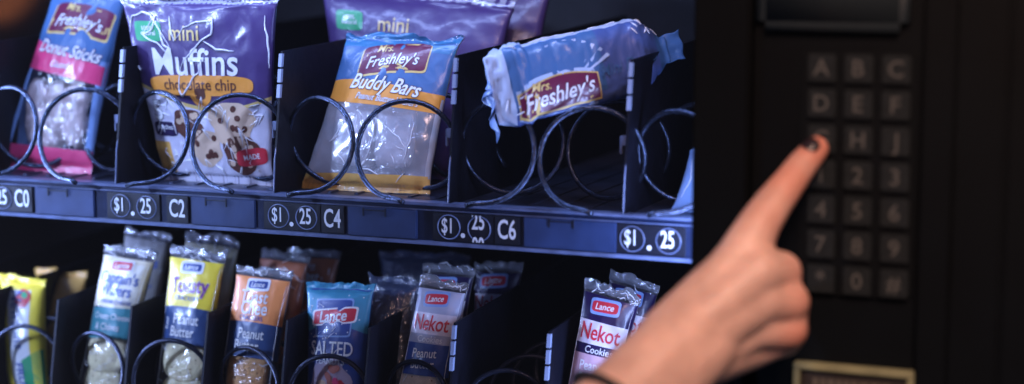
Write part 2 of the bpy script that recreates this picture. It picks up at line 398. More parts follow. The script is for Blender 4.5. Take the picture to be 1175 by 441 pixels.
# ------------------------------------------------------------------ packets
def extend(top, mid, Yt, Yb, z):
    """base point on the tray: the packet edge runs in depth from Yt at its top to Yb at the tray"""
    lo_, hi = 0.0, 4.0
    for _ in range(60):
        k = (lo_+hi)/2
        x = top[0]+(mid[0]-top[0])*k; y = top[1]+(mid[1]-top[1])*k
        if at(x, y, Yb).z > z: lo_ = k
        else: hi = k
    return at(x, y, Yb)
class Pack:
    def __init__(s, name, TL, TR, BL, BR, Yt, Yb, T, label, cat, group=None, seed=0, zd=None, amp=.0012, seal=.05, base=None,
                 back=None, nx=44, ny=64, kinkf=38, free=False, belly=.0, wob=.006):
        if free: s.q = [Vector(p) for p in (BL, BR, TL, TR)]
        else:
            s.q = [extend(TL, BL, Yt, Yb, zd), extend(TR, BR, Yt, Yb, zd), at(*TL, Yt), at(*TR, Yt)]
        BLw, BRw, TLw, TRw = s.q
        s.W = ((BRw-BLw).length+(TRw-TLw).length)/2; s.H = ((TLw-BLw).length+(TRw-BRw).length)/2
        s.N = ((BRw-BLw)+(TRw-TLw)).cross((TLw-BLw)+(TRw-BRw)).normalized()
        if s.N.y > 0: s.N.negate()
        s.T = T; s.seed = seed; s.amp = amp; s.seal = seal; s.kf = kinkf; s.belly = belly; s.wob = wob; s.creases = []
        c = (BLw+BRw)/2
        s.root = thing(name, c, label, cat, group)
        s.bm = bmesh.new(); s.mats = []; s.nx = int(nx*1.5); s.ny = int(ny*1.5)
        s.base = base; s.back = back or base
    def mi(s, m):
        if m not in s.mats: s.mats.append(m)
        return s.mats.index(m)
    def thick(s, u, v):
        u = min(1, max(0, u)); v = min(1, max(0, v))
        a = min(1, max(0, (v-s.seal)/(1-2*s.seal)))
        g = math.sin(math.pi*a)**.42 if 0 < a < 1 else 0
        if s.belly: g *= 1+s.belly*(.5-a)
        e = (max(0, 4*u*(1-u)))**.5
        return s.T*g*e
    def kink(s, u, v):
        p = Vector((u*s.W*s.kf, v*s.H*s.kf*.8, s.seed*7.3))
        a = noise.noise(p); b = noise.noise(p*2.3+Vector((5, 3, 1))); c = noise.noise(p*.55+Vector((1, 9, 4)))
        k = (1-2*math.sqrt(a*a+.004))*.8+(1-2*math.sqrt(b*b+.008))*.45+c*1.0
        sl = 1.0
        if v < s.seal*1.3 or v > 1-s.seal*1.3:
            k = k*.5+ .35*math.sin(u*s.W*2*math.pi/.0022)*.6
        for (p0, p1, wd, h) in s.creases:
            d = seg(u*s.W, v*s.H, p0, p1)
            if d < wd: k += h*(1-d/wd)/s.amp
        return k*s.amp
    def S(s, u, v, side=1, off=0):
        q = s.q; uu = u; 
        wl = s.wob*noise.noise(Vector((v*6, s.seed*3.1, 0)))*2; wr = s.wob*noise.noise(Vector((v*6, s.seed*3.1+9, 0)))*2
        vv = v
        if v > .93: vv = v+.035*noise.noise(Vector((u*4.5, s.seed*1.7, 4)))*(v-.93)/.07+.010*noise.noise(Vector((u*19, s.seed, 8)))*(v-.93)/.07
        pinch = s.thick(.5, v)*.25/max(s.W, .01)
        uu = pinch+wl/2*(1-u)+(1-2*pinch)*u+wr/2*u
        p = (q[0]*(1-uu)+q[1]*uu)*(1-vv)+(q[2]*(1-uu)+q[3]*uu)*vv
        t = s.thick(u, v)
        if v > .92: p = p+s.N*(.11*(v-.92)/.08*(noise.noise(Vector((u*3.3, v*20, s.seed*2.9)))*.7+noise.noise(Vector((u*8, v*40, s.seed)))*.4)*s.W)
        return p+s.N*((t+s.kink(u, v)+off*.42) if side > 0 else -(t*.8+s.kink(u, 1-v)*.6+.0006))
    def body(s):
        m0, m1 = s.mi(s.base), s.mi(s.back)
        for side, m in ((1, m0), (-1, m1)):
            g = [[s.bm.verts.new(s.S(i/s.nx, j/s.ny, side)) for i in range(s.nx+1)] for j in range(s.ny+1)]
            for j in range(s.ny):
                for i in range(s.nx):
                    f = (g[j][i], g[j][i+1], g[j+1][i+1], g[j+1][i])
                    s.bm.faces.new(f if side > 0 else f[::-1]).material_index = m
            if side > 0: g0 = g
        rim = lambda g: [g[0][i] for i in range(s.nx+1)]+[g[j][s.nx] for j in range(1, s.ny+1)]+[g[s.ny][i] for i in range(s.nx-1, -1, -1)]+[g[j][0] for j in range(s.ny-1, 0, -1)]
        a, b = rim(g0), rim(g)
        for i in range(len(a)):
            j = (i+1) % len(a)
            s.bm.faces.new((a[j], a[i], b[i], b[j])).material_index = m1
    def band(s, v0, v1, m, u0=0, u1=1, off=.0003, tilt=0, curve=0, n=None):
        """printed area; v0, v1 may be numbers or functions of u"""
        f0 = v0 if callable(v0) else (lambda u: v0+tilt*(u-.5)+curve*(1-4*(u-.5)**2))
        f1 = v1 if callable(v1) else (lambda u: v1+tilt*(u-.5)+curve*(1-4*(u-.5)**2))
        mi = s.mi(m); nx = max(6, int(1.1*s.nx*(u1-u0))); va, vb = f0((u0+u1)/2), f1((u0+u1)/2)
        ny = max(3, int(s.ny*abs(vb-va)*1.2))
        g = []
        for j in range(ny+1):
            row = []
            for i in range(nx+1):
                u = u0+(u1-u0)*i/nx; v = f0(u)+(f1(u)-f0(u))*j/ny
                row.append(s.bm.verts.new(s.S(u, min(1, max(0, v)), 1, off)))
            g.append(row)
        for j in range(ny):
            for i in range(nx):
                s.bm.faces.new((g[j][i], g[j][i+1], g[j+1][i+1], g[j+1][i])).material_index = mi
    def shape(s, cu_, cv, pts, m, off=.0005, ang=0):
        """star-shaped outline, points in metres round (cu, cv)"""
        mi = s.mi(m); ca, sa = math.cos(ang), math.sin(ang); rings = 16; off += .0004
        c = s.bm.verts.new(s.S(cu_, cv, 1, off)); prev = None
        for k in range(1, rings+1):
            row = []
            for (a, b) in pts:
                a, b = a*k/rings, b*k/rings; a, b = a*ca-b*sa, a*sa+b*ca
                row.append(s.bm.verts.new(s.S(cu_+a/s.W, cv+b/s.H, 1, off)))
            for i in range(len(row)):
                j = (i+1) % len(row)
                f = (c, row[i], row[j]) if prev is None else (prev[i], row[i], row[j], prev[j])
                s.bm.faces.new(f).material_index = mi
            prev = row
    def rect(s, cu_, cv, w_, h_, m, off=.0005, ang=0, rnd=.25, skew=0, arch=0):
        pts = []; n = 40 if w_ < .025 else 88; e = 2/max(rnd, .05)
        for i in range(n):
            t = 2*math.pi*i/n; c_, s_ = math.cos(t), math.sin(t)
            x = math.copysign(abs(c_)**(2/e), c_)*w_/2; y = math.copysign(abs(s_)**(2/e), s_)*h_/2
            pts.append((x+skew*y, y+arch*(1-(2*x/w_)**2)))
        s.shape(cu_, cv, pts, m, off, ang)
    def text(s, t, cu_, cv, size, m, off=.0008, ang=0, bold=.02, sx=1.0, shear=0, arch=0, spacing=1.0):
        off += .0008
        V, F = glyphs(t, bold, spacing); mi = s.mi(m); ca, sa = math.cos(ang), math.sin(ang); vs = []
        if not V: return
        hw = max(abs(v[0]) for v in V)*size*sx or 1
        for a, b in V:
            a, b = (a+b*shear)*size*sx, b*size
            b += arch*(1-(a/hw)**2)
            a, b = a*ca-b*sa, a*sa+b*ca
            vs.append(s.bm.verts.new(s.S(cu_+a/s.W, cv+b/s.H, 1, off)))
        for f in F:
            try: s.bm.faces.new([vs[i] for i in f]).material_index = mi
            except ValueError: pass
    def line(s, uv, m=GLARE_RIDGE, rad=.0004, off=.0006):
        pts = []
        for i in range(len(uv)-1):
            for k in range(8):
                t = k/8; a, b = uv[i], uv[i+1]
                u, v = a[0]+(b[0]-a[0])*t, a[1]+(b[1]-a[1])*t
                u += .012*noise.noise(Vector((u*14, v*14, 2))); v += .012*noise.noise(Vector((u*14, v*14, 7)))
                pts.append(s.S(u, v, 1, off))
        pts.append(s.S(uv[-1][0], uv[-1][1], 1, off))
        rr = [rad*(.25+.75*math.sin(math.pi*(i+.5)/len(pts))) for i in range(len(pts))]
        tube(s.bm, pts, rr, 5, s.mi(m), False)
    def inside(s, name, cu_, cv, w_, h_, d_, m, ang=0, power=2.6, frac=.25, seed=0, rough=.0, dots=None, label=None):
        """a solid piece of food held in the wrapper, a child of the packet"""
        bm = bmesh.new(); c = s.S(cu_, cv, 1, 0)-s.N*(s.kink(cu_, cv)+d_*.5+.0012+s.thick(cu_, cv)*(.12))
        U = ((s.q[1]-s.q[0])).normalized(); V_ = s.N.cross(U).normalized()
        if V_.z < 0: V_.negate()
        ca, sa = math.cos(ang), math.sin(ang); U, V_ = U*ca+V_*sa, V_*ca-U*sa
        n, m_ = 36, 8; rings = []
        for j in range(m_+1):
            ph = -math.pi/2+math.pi*j/m_; cz_ = abs(math.cos(ph))**.35; sz = math.sin(ph)
            row = []
            for i in range(n):
                t = 2*math.pi*i/n; c_, s_ = math.cos(t), math.sin(t)
                x = math.copysign(abs(c_)**(2/power), c_)*w_/2*cz_; y = math.copysign(abs(s_)**(2/power), s_)*h_/2*cz_
                p = c+U*x+V_*y+s.N*(sz*d_/2)
                if rough: p += (p-c).normalized()*rough*noise.noise(p*230+Vector((seed, 0, 0)))
                row.append(bm.verts.new(p))
            rings.append(row)
        for j in range(m_):
            for i in range(n):
                k = (i+1) % n; bm.faces.new((rings[j][i], rings[j][k], rings[j+1][k], rings[j+1][i]))
        bm.faces.new(rings[0][::-1]); bm.faces.new(rings[-1])
        mats = [m]
        if dots:
            mats.append(dots)
            for (a, b) in [(0, 0), (.22, .2), (-.22, .2), (.22, -.2), (-.22, -.2), (0, .3), (0, -.3), (.32, 0), (-.32, 0)]:
                q = c+U*(a*w_)+V_*(b*h_)+s.N*(d_*.5+.00005)
                vs = [bm.verts.new(q+U*(.0007*math.cos(k))+V_*(.0007*math.sin(k))) for k in (0, 1.05, 2.1, 3.14, 4.19, 5.24)]
                bm.faces.new(vs).material_index = 1
        o = link(name, bm, mats, s.root)
        if label: o['label'] = label
        return o
    def finish(s, name='wrapper'):
        return link(name, s.bm, s.mats, s.root)
def seg(x, y, p0, p1):
    dx, dy = p1[0]-p0[0], p1[1]-p0[1]; L = dx*dx+dy*dy
    t = max(0, min(1, ((x-p0[0])*dx+(y-p0[1])*dy)/L))
    return math.hypot(x-p0[0]-t*dx, y-p0[1]-t*dy)

# inks
I_BLUE = ink('sky_blue', (.065, .16, .34)); I_DBLUE = ink('deep_blue', (.03, .07, .28)); I_LBLUE = ink('pale_blue', (.24, .38, .68))
I_MAR = ink('maroon', (.15, .012, .05)); I_PINK = ink('pink', (.78, .06, .19)); I_WHITE = ink('white', (.85, .85, .85)); I_GOLD = ink('gold', (.75, .55, .18))
I_ORANGE = ink('orange', (.85, .34, .05)); I_NAVY = ink('navy', (.035, .075, .20)); I_PURPLE = ink('purple', (.075, .045, .16)); I_DPUR = ink('dark_purple', (.02, .01, .06))
I_GREEN = ink('green', (.02, .36, .13)); I_YEL = ink('yellow', (.95, .74, .06)); I_CREAM = ink('cream', (.80, .70, .50)); I_TEAL = ink('teal', (.06, .27, .31))
I_RED = ink('red', (.62, .03, .05)); I_BROWN = ink('brown', (.12, .04, .025)); I_BLK = ink('black', (.01, .01, .015)); I_ORG2 = ink('cracker_orange', (.95, .33, .10))
I_TEXT = ink('ink_blue', (.04, .10, .38)); I_MUFF = ink('muffin_cream', (.75, .55, .38)); I_LGREY = ink('grey_print', (.55, .55, .58)); I_OCHRE = ink('ochre', (.85, .48, .12))
FOIL = mat('foil_seal', (.55, .55, .65), .25, metal=.35, bump=.4, bscale=160)
F_DONUT = mat('glazed_donut', (.82, .66, .64), .35, var=.3, vscale=120, bump=.5, bscale=140)
F_BAR = mat('white_bar', (.85, .80, .80), .5, var=.2, vscale=50, bump=.4, bscale=120)
F_CRK = mat('pale_cracker', (.98, .84, .52), .7, var=.15, vscale=150, bump=.4, bscale=300)
F_CRKO = mat('orange_cracker', (.95, .50, .20), .7, var=.2, vscale=150, bump=.4, bscale=300)
F_COOK = mat('cookie', (.85, .70, .55), .7, var=.2, vscale=150, bump=.4, bscale=300)
F_PNUT = mat('peanut_red', (.55, .20, .16), .6, var=.4, vscale=200)
F_MUF = mat('muffin', (.70, .46, .25), .8, var=.35, vscale=110, bump=.6, bscale=170)
F_CHOC = mat('chocolate', (.07, .025, .018), .5)
F_CRUMB = mat('dot', (.25, .13, .05), .8)
F_CREAM = mat('cheese_cream', (.88, .72, .36), .6)
HIDDEN = mat('pack_inside', (.20, .18, .19), .6, var=.3)

def logo_small(p, cu_, cv, w_, ang=0, arch=.002):
    """dark flag shaped badge with the baker's name in white italics"""
    h_ = w_*.34
    p.rect(cu_, cv-.06*h_/p.H, w_*1.06, h_*1.22, I_GOLD, .0004, ang, .16, .06, arch)
    p.rect(cu_, cv, w_*1.02, h_*1.16, I_MAR, .0006, ang, .16, .06, arch)
    n = Vector((-math.sin(ang), math.cos(ang)))
    p.text('Mrs.', cu_-(w_*.16*math.cos(ang)+h_*.38*math.sin(ang))/p.W, cv+(h_*.38*math.cos(ang)-w_*.16*math.sin(ang)+arch)/p.H, w_*.145, I_GOLD, .0010, ang, .03, 1, .25)
    p.text("Freshley's", cu_-(-h_*.08*math.sin(ang))/p.W, cv+(-h_*.10)*math.cos(ang)/p.H, w_*.222, I_BLK, .0009, ang, .06, .92, .28, arch)
    p.text("Freshley's", cu_-(-h_*.08*math.sin(ang))/p.W, cv+(-h_*.10)*math.cos(ang)/p.H, w_*.222, I_WHITE, .0011, ang, .025, .92, .28, arch)

# --- C0: donut sticks -------------------------------------------------
p = Pack('snack_bag', (66, -22), (146, -12), (-6, 197), (103, 207), .085, .052, .012,
         'blue and pink bag of glazed donut sticks, leftmost bag on the upper tray', 'snack bag', 'bags in the upper tray', 1, ZU, .0010, .045, CLEAR, I_LBLUE)
p.body()
p.band(.66, 1, I_BLUE, 0, 1, .0003, -.02, .0)
p.band(.55, .70, I_BLUE, 0, 1, .0002, -.10)
p.band(.0, .13, I_PINK, 0, 1, .0003, -.02)
p.band(lambda u: .505-.07*(u-.5), lambda u: .63-.12*(u-.5), I_PINK, 0, 1, .0005)
p.band(.13, .6, I_LBLUE, 0, .09, .0003); p.band(.13, .6, I_LBLUE, .94, 1, .0003)
logo_small(p, .56, .795, .064, -.05, .003)
p.text('Donut Sticks', .54, .635, .0150, I_MAR, .0008, -.10, .09, .86, .25)
p.text('Donut Sticks', .54, .635, .0150, I_WHITE, .0011, -.10, .03, .86, .25)
p.text('Glazed', .48, .56, .0075, I_WHITE, .0009, -.05, .02, 1, .2)
for k, (a, b, c) in enumerate([(.27, .34, .06), (.50, .33, -.05), (.74, .35, .02)]):
    p.inside('donut_stick', a, b-.03, .022, .060, .016, F_DONUT, c, 3, .30, k, .0016)
for k in range(7):
    random.seed(40+k); a, b = random.uniform(.3, .8), random.uniform(.16, .5)
    p.line([(a, b), (a+random.uniform(-.12, .12), b+random.uniform(.03, .10)), (a+random.uniform(-.2, .2), b+random.uniform(-.05, .12))], GLARE_RIDGE, .0003)
p.finish()

# --- C2: mini muffins -------------------------------------------------
def muffin_bag(TL, TR, BL, BR, Yt, Yb, label, seed, full=True):
    p = Pack('snack_bag', TL, TR, BL, BR, Yt, Yb, .016 if not full else .010, label, 'snack bag', 'bags in the upper tray', seed, ZU, .0013, .04, I_PURPLE, I_DPUR, 56, 72)
    p.body()
    p.band(.95, 1, FOIL, 0, 1, .0003)
    p.rect(.16, .81, .024, .016, I_GREEN, .0005, 0, .3)
    p.text('100%', .16, .825, .005, I_WHITE, .0008, 0, .02); p.text('natural', .16, .800, .005, I_WHITE, .0008, 0, .02)
    p.text('mini', .42, .80, .018, I_GOLD, .0008, 0, .015, .9)
    if full:
        p.text('Muffins', .48, .645, .0300, I_WHITE, .0009, 0, .030, .90)
        f = lambda u: .485-.085*math.sin((u-.15)*3.4)
        p.band(.0, lambda u: f(u), I_CREAM, 0, 1, .0003)
        p.band(lambda u: f(u)-.02, lambda u: f(u)+.008, I_GOLD, 0, 1, .0005)
        p.band(.0, lambda u: f(u)-.012, ink('lilac', (.72, .70, .82)), 0, 1, .0007)
        p.rect(.50, .530, .096, .0165, I_ORANGE, .0007, 0, .6)
        p.rect(.50, .482, .020, .020, I_ORANGE, .0009, 0, 1.0)
        p.text('chocolate chip', .50, .532, .0130, I_BROWN, .0011, 0, .015, .88)
        p.rect(.50, .486, .010, .009, I_BROWN, .0012, 0, .6)
        # the printed muffins and chips
        for (a, b, r_, m) in [(.72, .33, .021, I_MUFF), (.48, .20, .017, I_MUFF), (.78, .17, .018, I_BROWN), (.36, .32, .015, I_BROWN)]:
            pts = [(r_*(1+.12*math.sin(5*t+a*9))*math.cos(t), r_*.9*(1+.1*math.sin(3*t))*math.sin(t)) for t in [2*math.pi*k/26 for k in range(26)]]
            p.shape(a, b, pts, m, .0010)
            random.seed(int(a*100))
            for k in range(6):
                q, w_ = random.uniform(-.6, .6)*r_, random.uniform(-.6, .6)*r_
                p.rect(a+q/p.W, b+w_/p.H, .0055, .0048, I_BROWN if m is I_MUFF else I_MUFF, .0013, k, .9)
        p.rect(.86, .155, .030, .014, I_RED, .0015, .12, .5); p.text('MADE', .86, .155, .006, I_WHITE, .0018, .12, .03)
        p.text('5', .12, .385, .022, I_WHITE, .0012, 0, .05); p.text('5', .12, .385, .022, I_DPUR, .0010, 0, .09)
        p.rect(.15, .29, .026, .012, I_DPUR, .0010, 0, .5); p.text('pouches', .15, .30, .0055, I_WHITE, .0013, 0, .02)
        p.band(.03, .22, I_OCHRE, .01, .16, .0009)
        # glare squiggles along the film creases, drawn as raised white lines
        def q(x, y):   # crop pixel -> uv
            X = 130+x*.295; Y = y*.295
            v = 1-(Y-TL[1])/(BL[1]-TL[1]); xl = TL[0]+(BL[0]-TL[0])*(1-v); xr = TR[0]+(BR[0]-TR[0])*(1-v)
            return ((X-xl)/(xr-xl), v)
        L = [[(60, 120), (75, 60), (120, 45), (160, 55), (195, 110), (245, 175)], [(125, 128), (160, 75), (178, 60), (165, 100), (128, 130), (190, 160), (250, 205)],
             [(235, 60), (262, 150)], [(262, 150), (300, 100), (350, 78), (412, 75), (410, 125), (360, 160), (305, 225), (290, 250)],
             [(290, 250), (288, 330), (300, 355), (365, 265), (375, 225)], [(80, 215), (112, 262)], [(385, 150), (430, 180), (500, 185)],
             [(195, 110), (215, 165), (250, 180)], [(610, 60), (625, 160), (630, 250)]]
        for l in L: p.line([q(a, b) for a, b in l], GLARE_RIDGE, .0008, .0014)
        random.seed(8)
        for k in range(44):
            a, b = random.uniform(.06, .94), random.uniform(.04, .42)
            p.line([(a, b), (a+random.uniform(-.05, .05), b+random.uniform(.01, .07)), (a+random.uniform(-.09, .09), b+random.uniform(-.04, .06))], GLARE_RIDGE, random.uniform(.0003, .0007), .0014)
    p.finish()
muffin_bag((136, -6), (319, -8), (188, 203), (314, 202), .036, .047, 'purple bag of chocolate chip mini muffins standing on the upper tray', 2)
muffin_bag((366, -20), (592, 0), (392, 190), (560, 190), .150, .125, 'purple muffin bag half hidden behind the blue and orange bar bag', 3, False)
muffin_bag((395, -52), (640, -40), (420, 190), (600, 190), .215, .185, 'darkest purple muffin bag, last in the row behind the bar bag', 5, False)

# --- C4: buddy bars ---------------------------------------------------
p = Pack('snack_bag', (399, 38), (529, 44), (344, 217), (492, 228), .078, .043, .0125,
         'blue and orange bag of peanut butter bars in the middle of the upper tray', 'snack bag', 'bags in the upper tray', 4, ZU, .0011, .04, CLEAR, mat('silver_back', (.50, .49, .52), .35, metal=.3), 50, 64)
p.body()
p.band(.56, 1, I_BLUE, 0, 1, .0002, .0); p.band(.90, 1, ink('sky_top', (.05, .20, .37)), 0, 1, .0004, -.03)
p.band(lambda u: .53-.05*(u-.5), lambda u: .665-.04*(u-.5)+.02*math.sin(u*5), I_ORANGE, 0, 1, .0005)
p.band(0, .105, I_OCHRE, 0, 1, .0004, .02)
p.band(.1, .6, I_LGREY, .97, 1, .0003)
logo_small(p, .52, .83, .058, .10, .002)
p.text('Buddy Bars', .52, .655, .0165, I_BROWN, .0009, -.09, .10, .86, .28, .001)
p.text('Buddy Bars', .52, .655, .0165, I_WHITE, .0012, -.09, .035, .86, .28, .001)
p.text('Peanut Butter Wafers', .56, .570, .0072, I_BROWN, .0008, -.08, .06, .9, .2)
p.text('Peanut Butter Wafers', .56, .570, .0072, I_WHITE, .0010, -.08, .02, .9, .2)
for k, a in enumerate((.30, .67)):
    p.inside('wafer_bar', a, .37, .032, .052, .010, F_BAR, .01, 6, .35, k, .001)
p.band(.10, .56, film_mat('silver_film', (.95, .95, 1), .45, .2, 32, 1, .6), .02, .97, .0002)
for (a, b, c, d) in [(.20, .42, .18, .30), (.34, .47, .36, .22), (.52, .45, .50, .18), (.24, .22, .34, .16), (.62, .40, .80, .28), (.45, .14, .62, .11), (.83, .44, .80, .2)]:
    p.line([(a, b), ((a+c)/2+.02, (b+d)/2), (c, d)], GLARE_RIDGE, .0005)
for k in range(9):
    random.seed(70+k); a, b = random.uniform(.1, .9), random.uniform(.03, .48)
    p.line([(a, b), (a+random.uniform(-.08, .08), b+random.uniform(.02, .07))], GLARE_RIDGE, .0004)
p.finish()

# --- C6: sleeve of small donuts lying across the coils ----------------
def sleeve():
    A = at(582, 100, .012); B = at(745, 62, .080)          # axis of the sleeve, left end to crimped right end
    ax = (B-A).normalized(); L = (B-A).length
    fr = Vector((0, -1, 0)); fr = (fr-ax*fr.dot(ax)).normalized(); upv = ax.cross(fr).normalized()
    if upv.z < 0: upv.negate()
    root = thing('snack_sleeve', (A+B)/2-Vector((0, 0, .025)), 'blue sleeve of small donuts lying tilted on top of the upper coils', 'snack pack', 'bags in the upper tray')
    bm = bmesh.new(); mats = [I_BLUE, ink('sleeve_silver', (.52, .60, .76)), I_DBLUE, I_WHITE, I_MAR, I_GOLD, I_BLK, GLARE_RIDGE, ink('sleeve_glow', (.45, .58, .80)), ink('sleeve_violet', (.08, .13, .34)), SEALC]
    def P(s, th, off=0):
        """s along -0.22..1.28, th angle; rounded box section that pinches flat at both ends"""
        hw, hh = .020, .0265
        e = 1.0
        if s < .04: e = max(.0, 1-((.04-s)/.14)**1.3)
        if s > .90: e = max(.0, 1-((s-.90)/.20)**1.1)
        c_, s_ = math.cos(th), math.sin(th)
        x = math.copysign(abs(c_)**.55, c_)*hw*max(e, .03); y = math.copysign(abs(s_)**.55, s_)*hh*(.30+.70*e if s > .5 else .82+.18*e)
        p_ = A+ax*(L*s)+fr*x+upv*y
        kk = p_*60
        k = (1-2*abs(noise.noise(kk)))*.0010+(1-2*abs(noise.noise(kk*2.6)))*.0006
        if s < .12 or s > .85: k += (1-2*abs(noise.noise(kk*1.5+Vector((3, 3, 3)))))*(.0032 if s < .5 else .0014)
        n = (fr*c_+upv*s_)
        return p_+n*(k+off*.8)
    NS, NT = 90, 64; g = []
    for i in range(NS+1):
        s = -.11+1.24*i/NS
        g.append([bm.verts.new(P(s, 2*math.pi*k/NT)) for k in range(NT)])
    for i in range(NS):
        s = -.11+1.24*i/NS
        for k in range(NT):
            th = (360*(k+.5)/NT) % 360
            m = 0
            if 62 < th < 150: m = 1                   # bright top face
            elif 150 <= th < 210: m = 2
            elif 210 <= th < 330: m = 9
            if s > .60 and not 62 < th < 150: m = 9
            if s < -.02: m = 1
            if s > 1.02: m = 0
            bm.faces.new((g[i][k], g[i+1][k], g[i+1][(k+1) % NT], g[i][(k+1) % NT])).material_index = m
    bm.faces.new(g[0]).material_index = 1; bm.faces.new(g[-1][::-1]).material_index = 1
    def F(s, h, off):                                 # front face coordinates: h -1..1 up
        h = max(-.98, min(.98, h)); x = (1-abs(h)**3.6)**.28
        sn = abs(h)**(1/.55)*(1 if h > 0 else -1); th = math.asin(max(-1, min(1, sn)))
        return P(s, th, off)
    def patch(s0, s1, h0, h1, mi, off, n=24, shp=None):
        vg = []
        for j in range(7):
            row = []
            for i in range(n+1):
                s = s0+(s1-s0)*i/n; a, b = (h0(s) if callable(h0) else h0), (h1(s) if callable(h1) else h1)
                row.append(bm.verts.new(F(s, a+(b-a)*j/6, off)))
            vg.append(row)
        for j in range(6):
            for i in range(n): bm.faces.new((vg[j][i], vg[j][i+1], vg[j+1][i+1], vg[j+1][i])).material_index = mi
    # pale sun burst behind the badge
    for k in range(9):
        a0 = -.5+k*.19; c = .36
        vs = [F(c, -.35, .0004), F(c+math.sin(a0)*.34, -.35+1.2*math.cos(a0), .0004), F(c+math.sin(a0+.08)*.34, -.35+1.2*math.cos(a0+.08), .0004)]
        bm.faces.new([bm.verts.new(v) for v in vs]).material_index = 8
    patch(.0, .54, lambda s: -.95, lambda s: -.20+.30*math.sqrt(max(0, 1-((s-.30)/.27)**2)), 8, .0003)
    patch(.0, .56, lambda s: -.90+.10*(s-.1), lambda s: -.30+.24*math.sin((s-.0)/.56*math.pi)+.25*s, 5, .0007)
    patch(.008, .55, lambda s: -.84+.10*(s-.1), lambda s: -.34+.24*math.sin((s-.0)/.56*math.pi)+.25*s, 4, .0010)
    def txt(t, s, h, size, mi, off, bold, sx=1, rise=0):
        V, Fc = glyphs(t, bold); vs = []
        for a, b in V:
            a = (a+b*.28)*size*sx; b = b*size
            vs.append(bm.verts.new(F(s+a/L, h+b/.0265+rise*a/L, off)))
        for f in Fc:
            try: bm.faces.new([vs[i] for i in f]).material_index = mi
            except ValueError: pass
    txt('Mrs.', .17, -.22, .0085, 5, .0014, .03)
    txt("Freshley's", .28, -.50, .0150, 6, .0013, .05, .92, .3)
    txt("Freshley's", .28, -.50, .0150, 3, .0016, .025, .92, .3)
    txt('Mini Donuts', .80, -.15, .0120, 0, .0012, .02, .8, .2)
    # folds and crinkles, as white lines that paint in the film's glare
    for k in range(22):
        random.seed(300+k); s = random.choice([random.uniform(-.08, .10), random.uniform(.84, 1.08), random.uniform(.05, .9)])
        th = R(random.uniform(20, 110)) if s > .2 else R(random.uniform(-60, 100))
        pts = []
        ds, dth = random.uniform(-.05, .05), random.uniform(-.6, .6)
        if .12 < s < .84: ds, dth, th = random.uniform(.1, .2), .03, R(random.uniform(62, 100))
        for i in range(7): pts.append(P(s+ds*i/6, th+dth*i/6, .0006))
        tube(bm, pts, [.0005*(.3+math.sin(math.pi*(i+.4)/7)) for i in range(7)], 5, 7, False)
    link('wrapper', bm, mats, root)
    # crumpled crimp hanging at the left end and flat crimp at the right end
    bm = bmesh.new()
    c0 = P(-.10, 0); g = []
    for i in range(15):
        row = []
        for j in range(25):
            a = i/14; b = j/24-.5
            q = A+ax*(L*(-.085-a*.045+.02*b))+upv*(b*.044-.004-a*.010)+fr*(.006*math.sin(b*17+a*2)*(.5+a))-fr*.004
            q += Vector((noise.noise(q*90), noise.noise(q*90+Vector((9, 0, 0))), noise.noise(q*90+Vector((0, 9, 0)))))*.005
            row.append(bm.verts.new(q))
        g.append(row)
    for i in range(14):
        for j in range(24): bm.faces.new((g[i][j], g[i][j+1], g[i+1][j+1], g[i+1][j]))
    c = link('crimped_end', bm, I_LBLUE, root); md = c.modifiers.new('s', 'SOLIDIFY'); md.thickness = .0004
    bm = bmesh.new(); g = []
    for i in range(15):
        row = []
        for j in range(25):
            a = i/14; b = j/24-.5
            q = A+ax*(L*(1.09+a*.15))+upv*(b*(.019+.003*a)+.002*a)+fr*(.0012*math.sin(b*9+a*2))
            q += Vector((noise.noise(q*120), noise.noise(q*120+Vector((9, 0, 0))), noise.noise(q*120+Vector((0, 9, 0)))))*.0018
            row.append(bm.verts.new(q))
        g.append(row)
    for i in range(14):
        for j in range(24): bm.faces.new((g[i][j], g[i][j+1], g[i+1][j+1], g[i+1][j]))
    c = link('crimped_end', bm, I_BLUE, root); md = c.modifiers.new('s', 'SOLIDIFY'); md.thickness = .0004
sleeve()
# --- C8: corner of a pale blue bag at the edge of the glass ------------
p = Pack('snack_bag', (792, 172), (850, 160), (768, 246), (850, 252), .050, .035, .008,
         'pale blue bag corner just showing at the right edge of the upper tray', 'snack bag', 'bags in the upper tray', 6, ZU, .001, .05, I_LBLUE, I_BLUE, 24, 24)
p.body(); p.line([(.1, .2), (.2, .5), (.12, .8)], GLARE_RIDGE, .0004); p.finish()

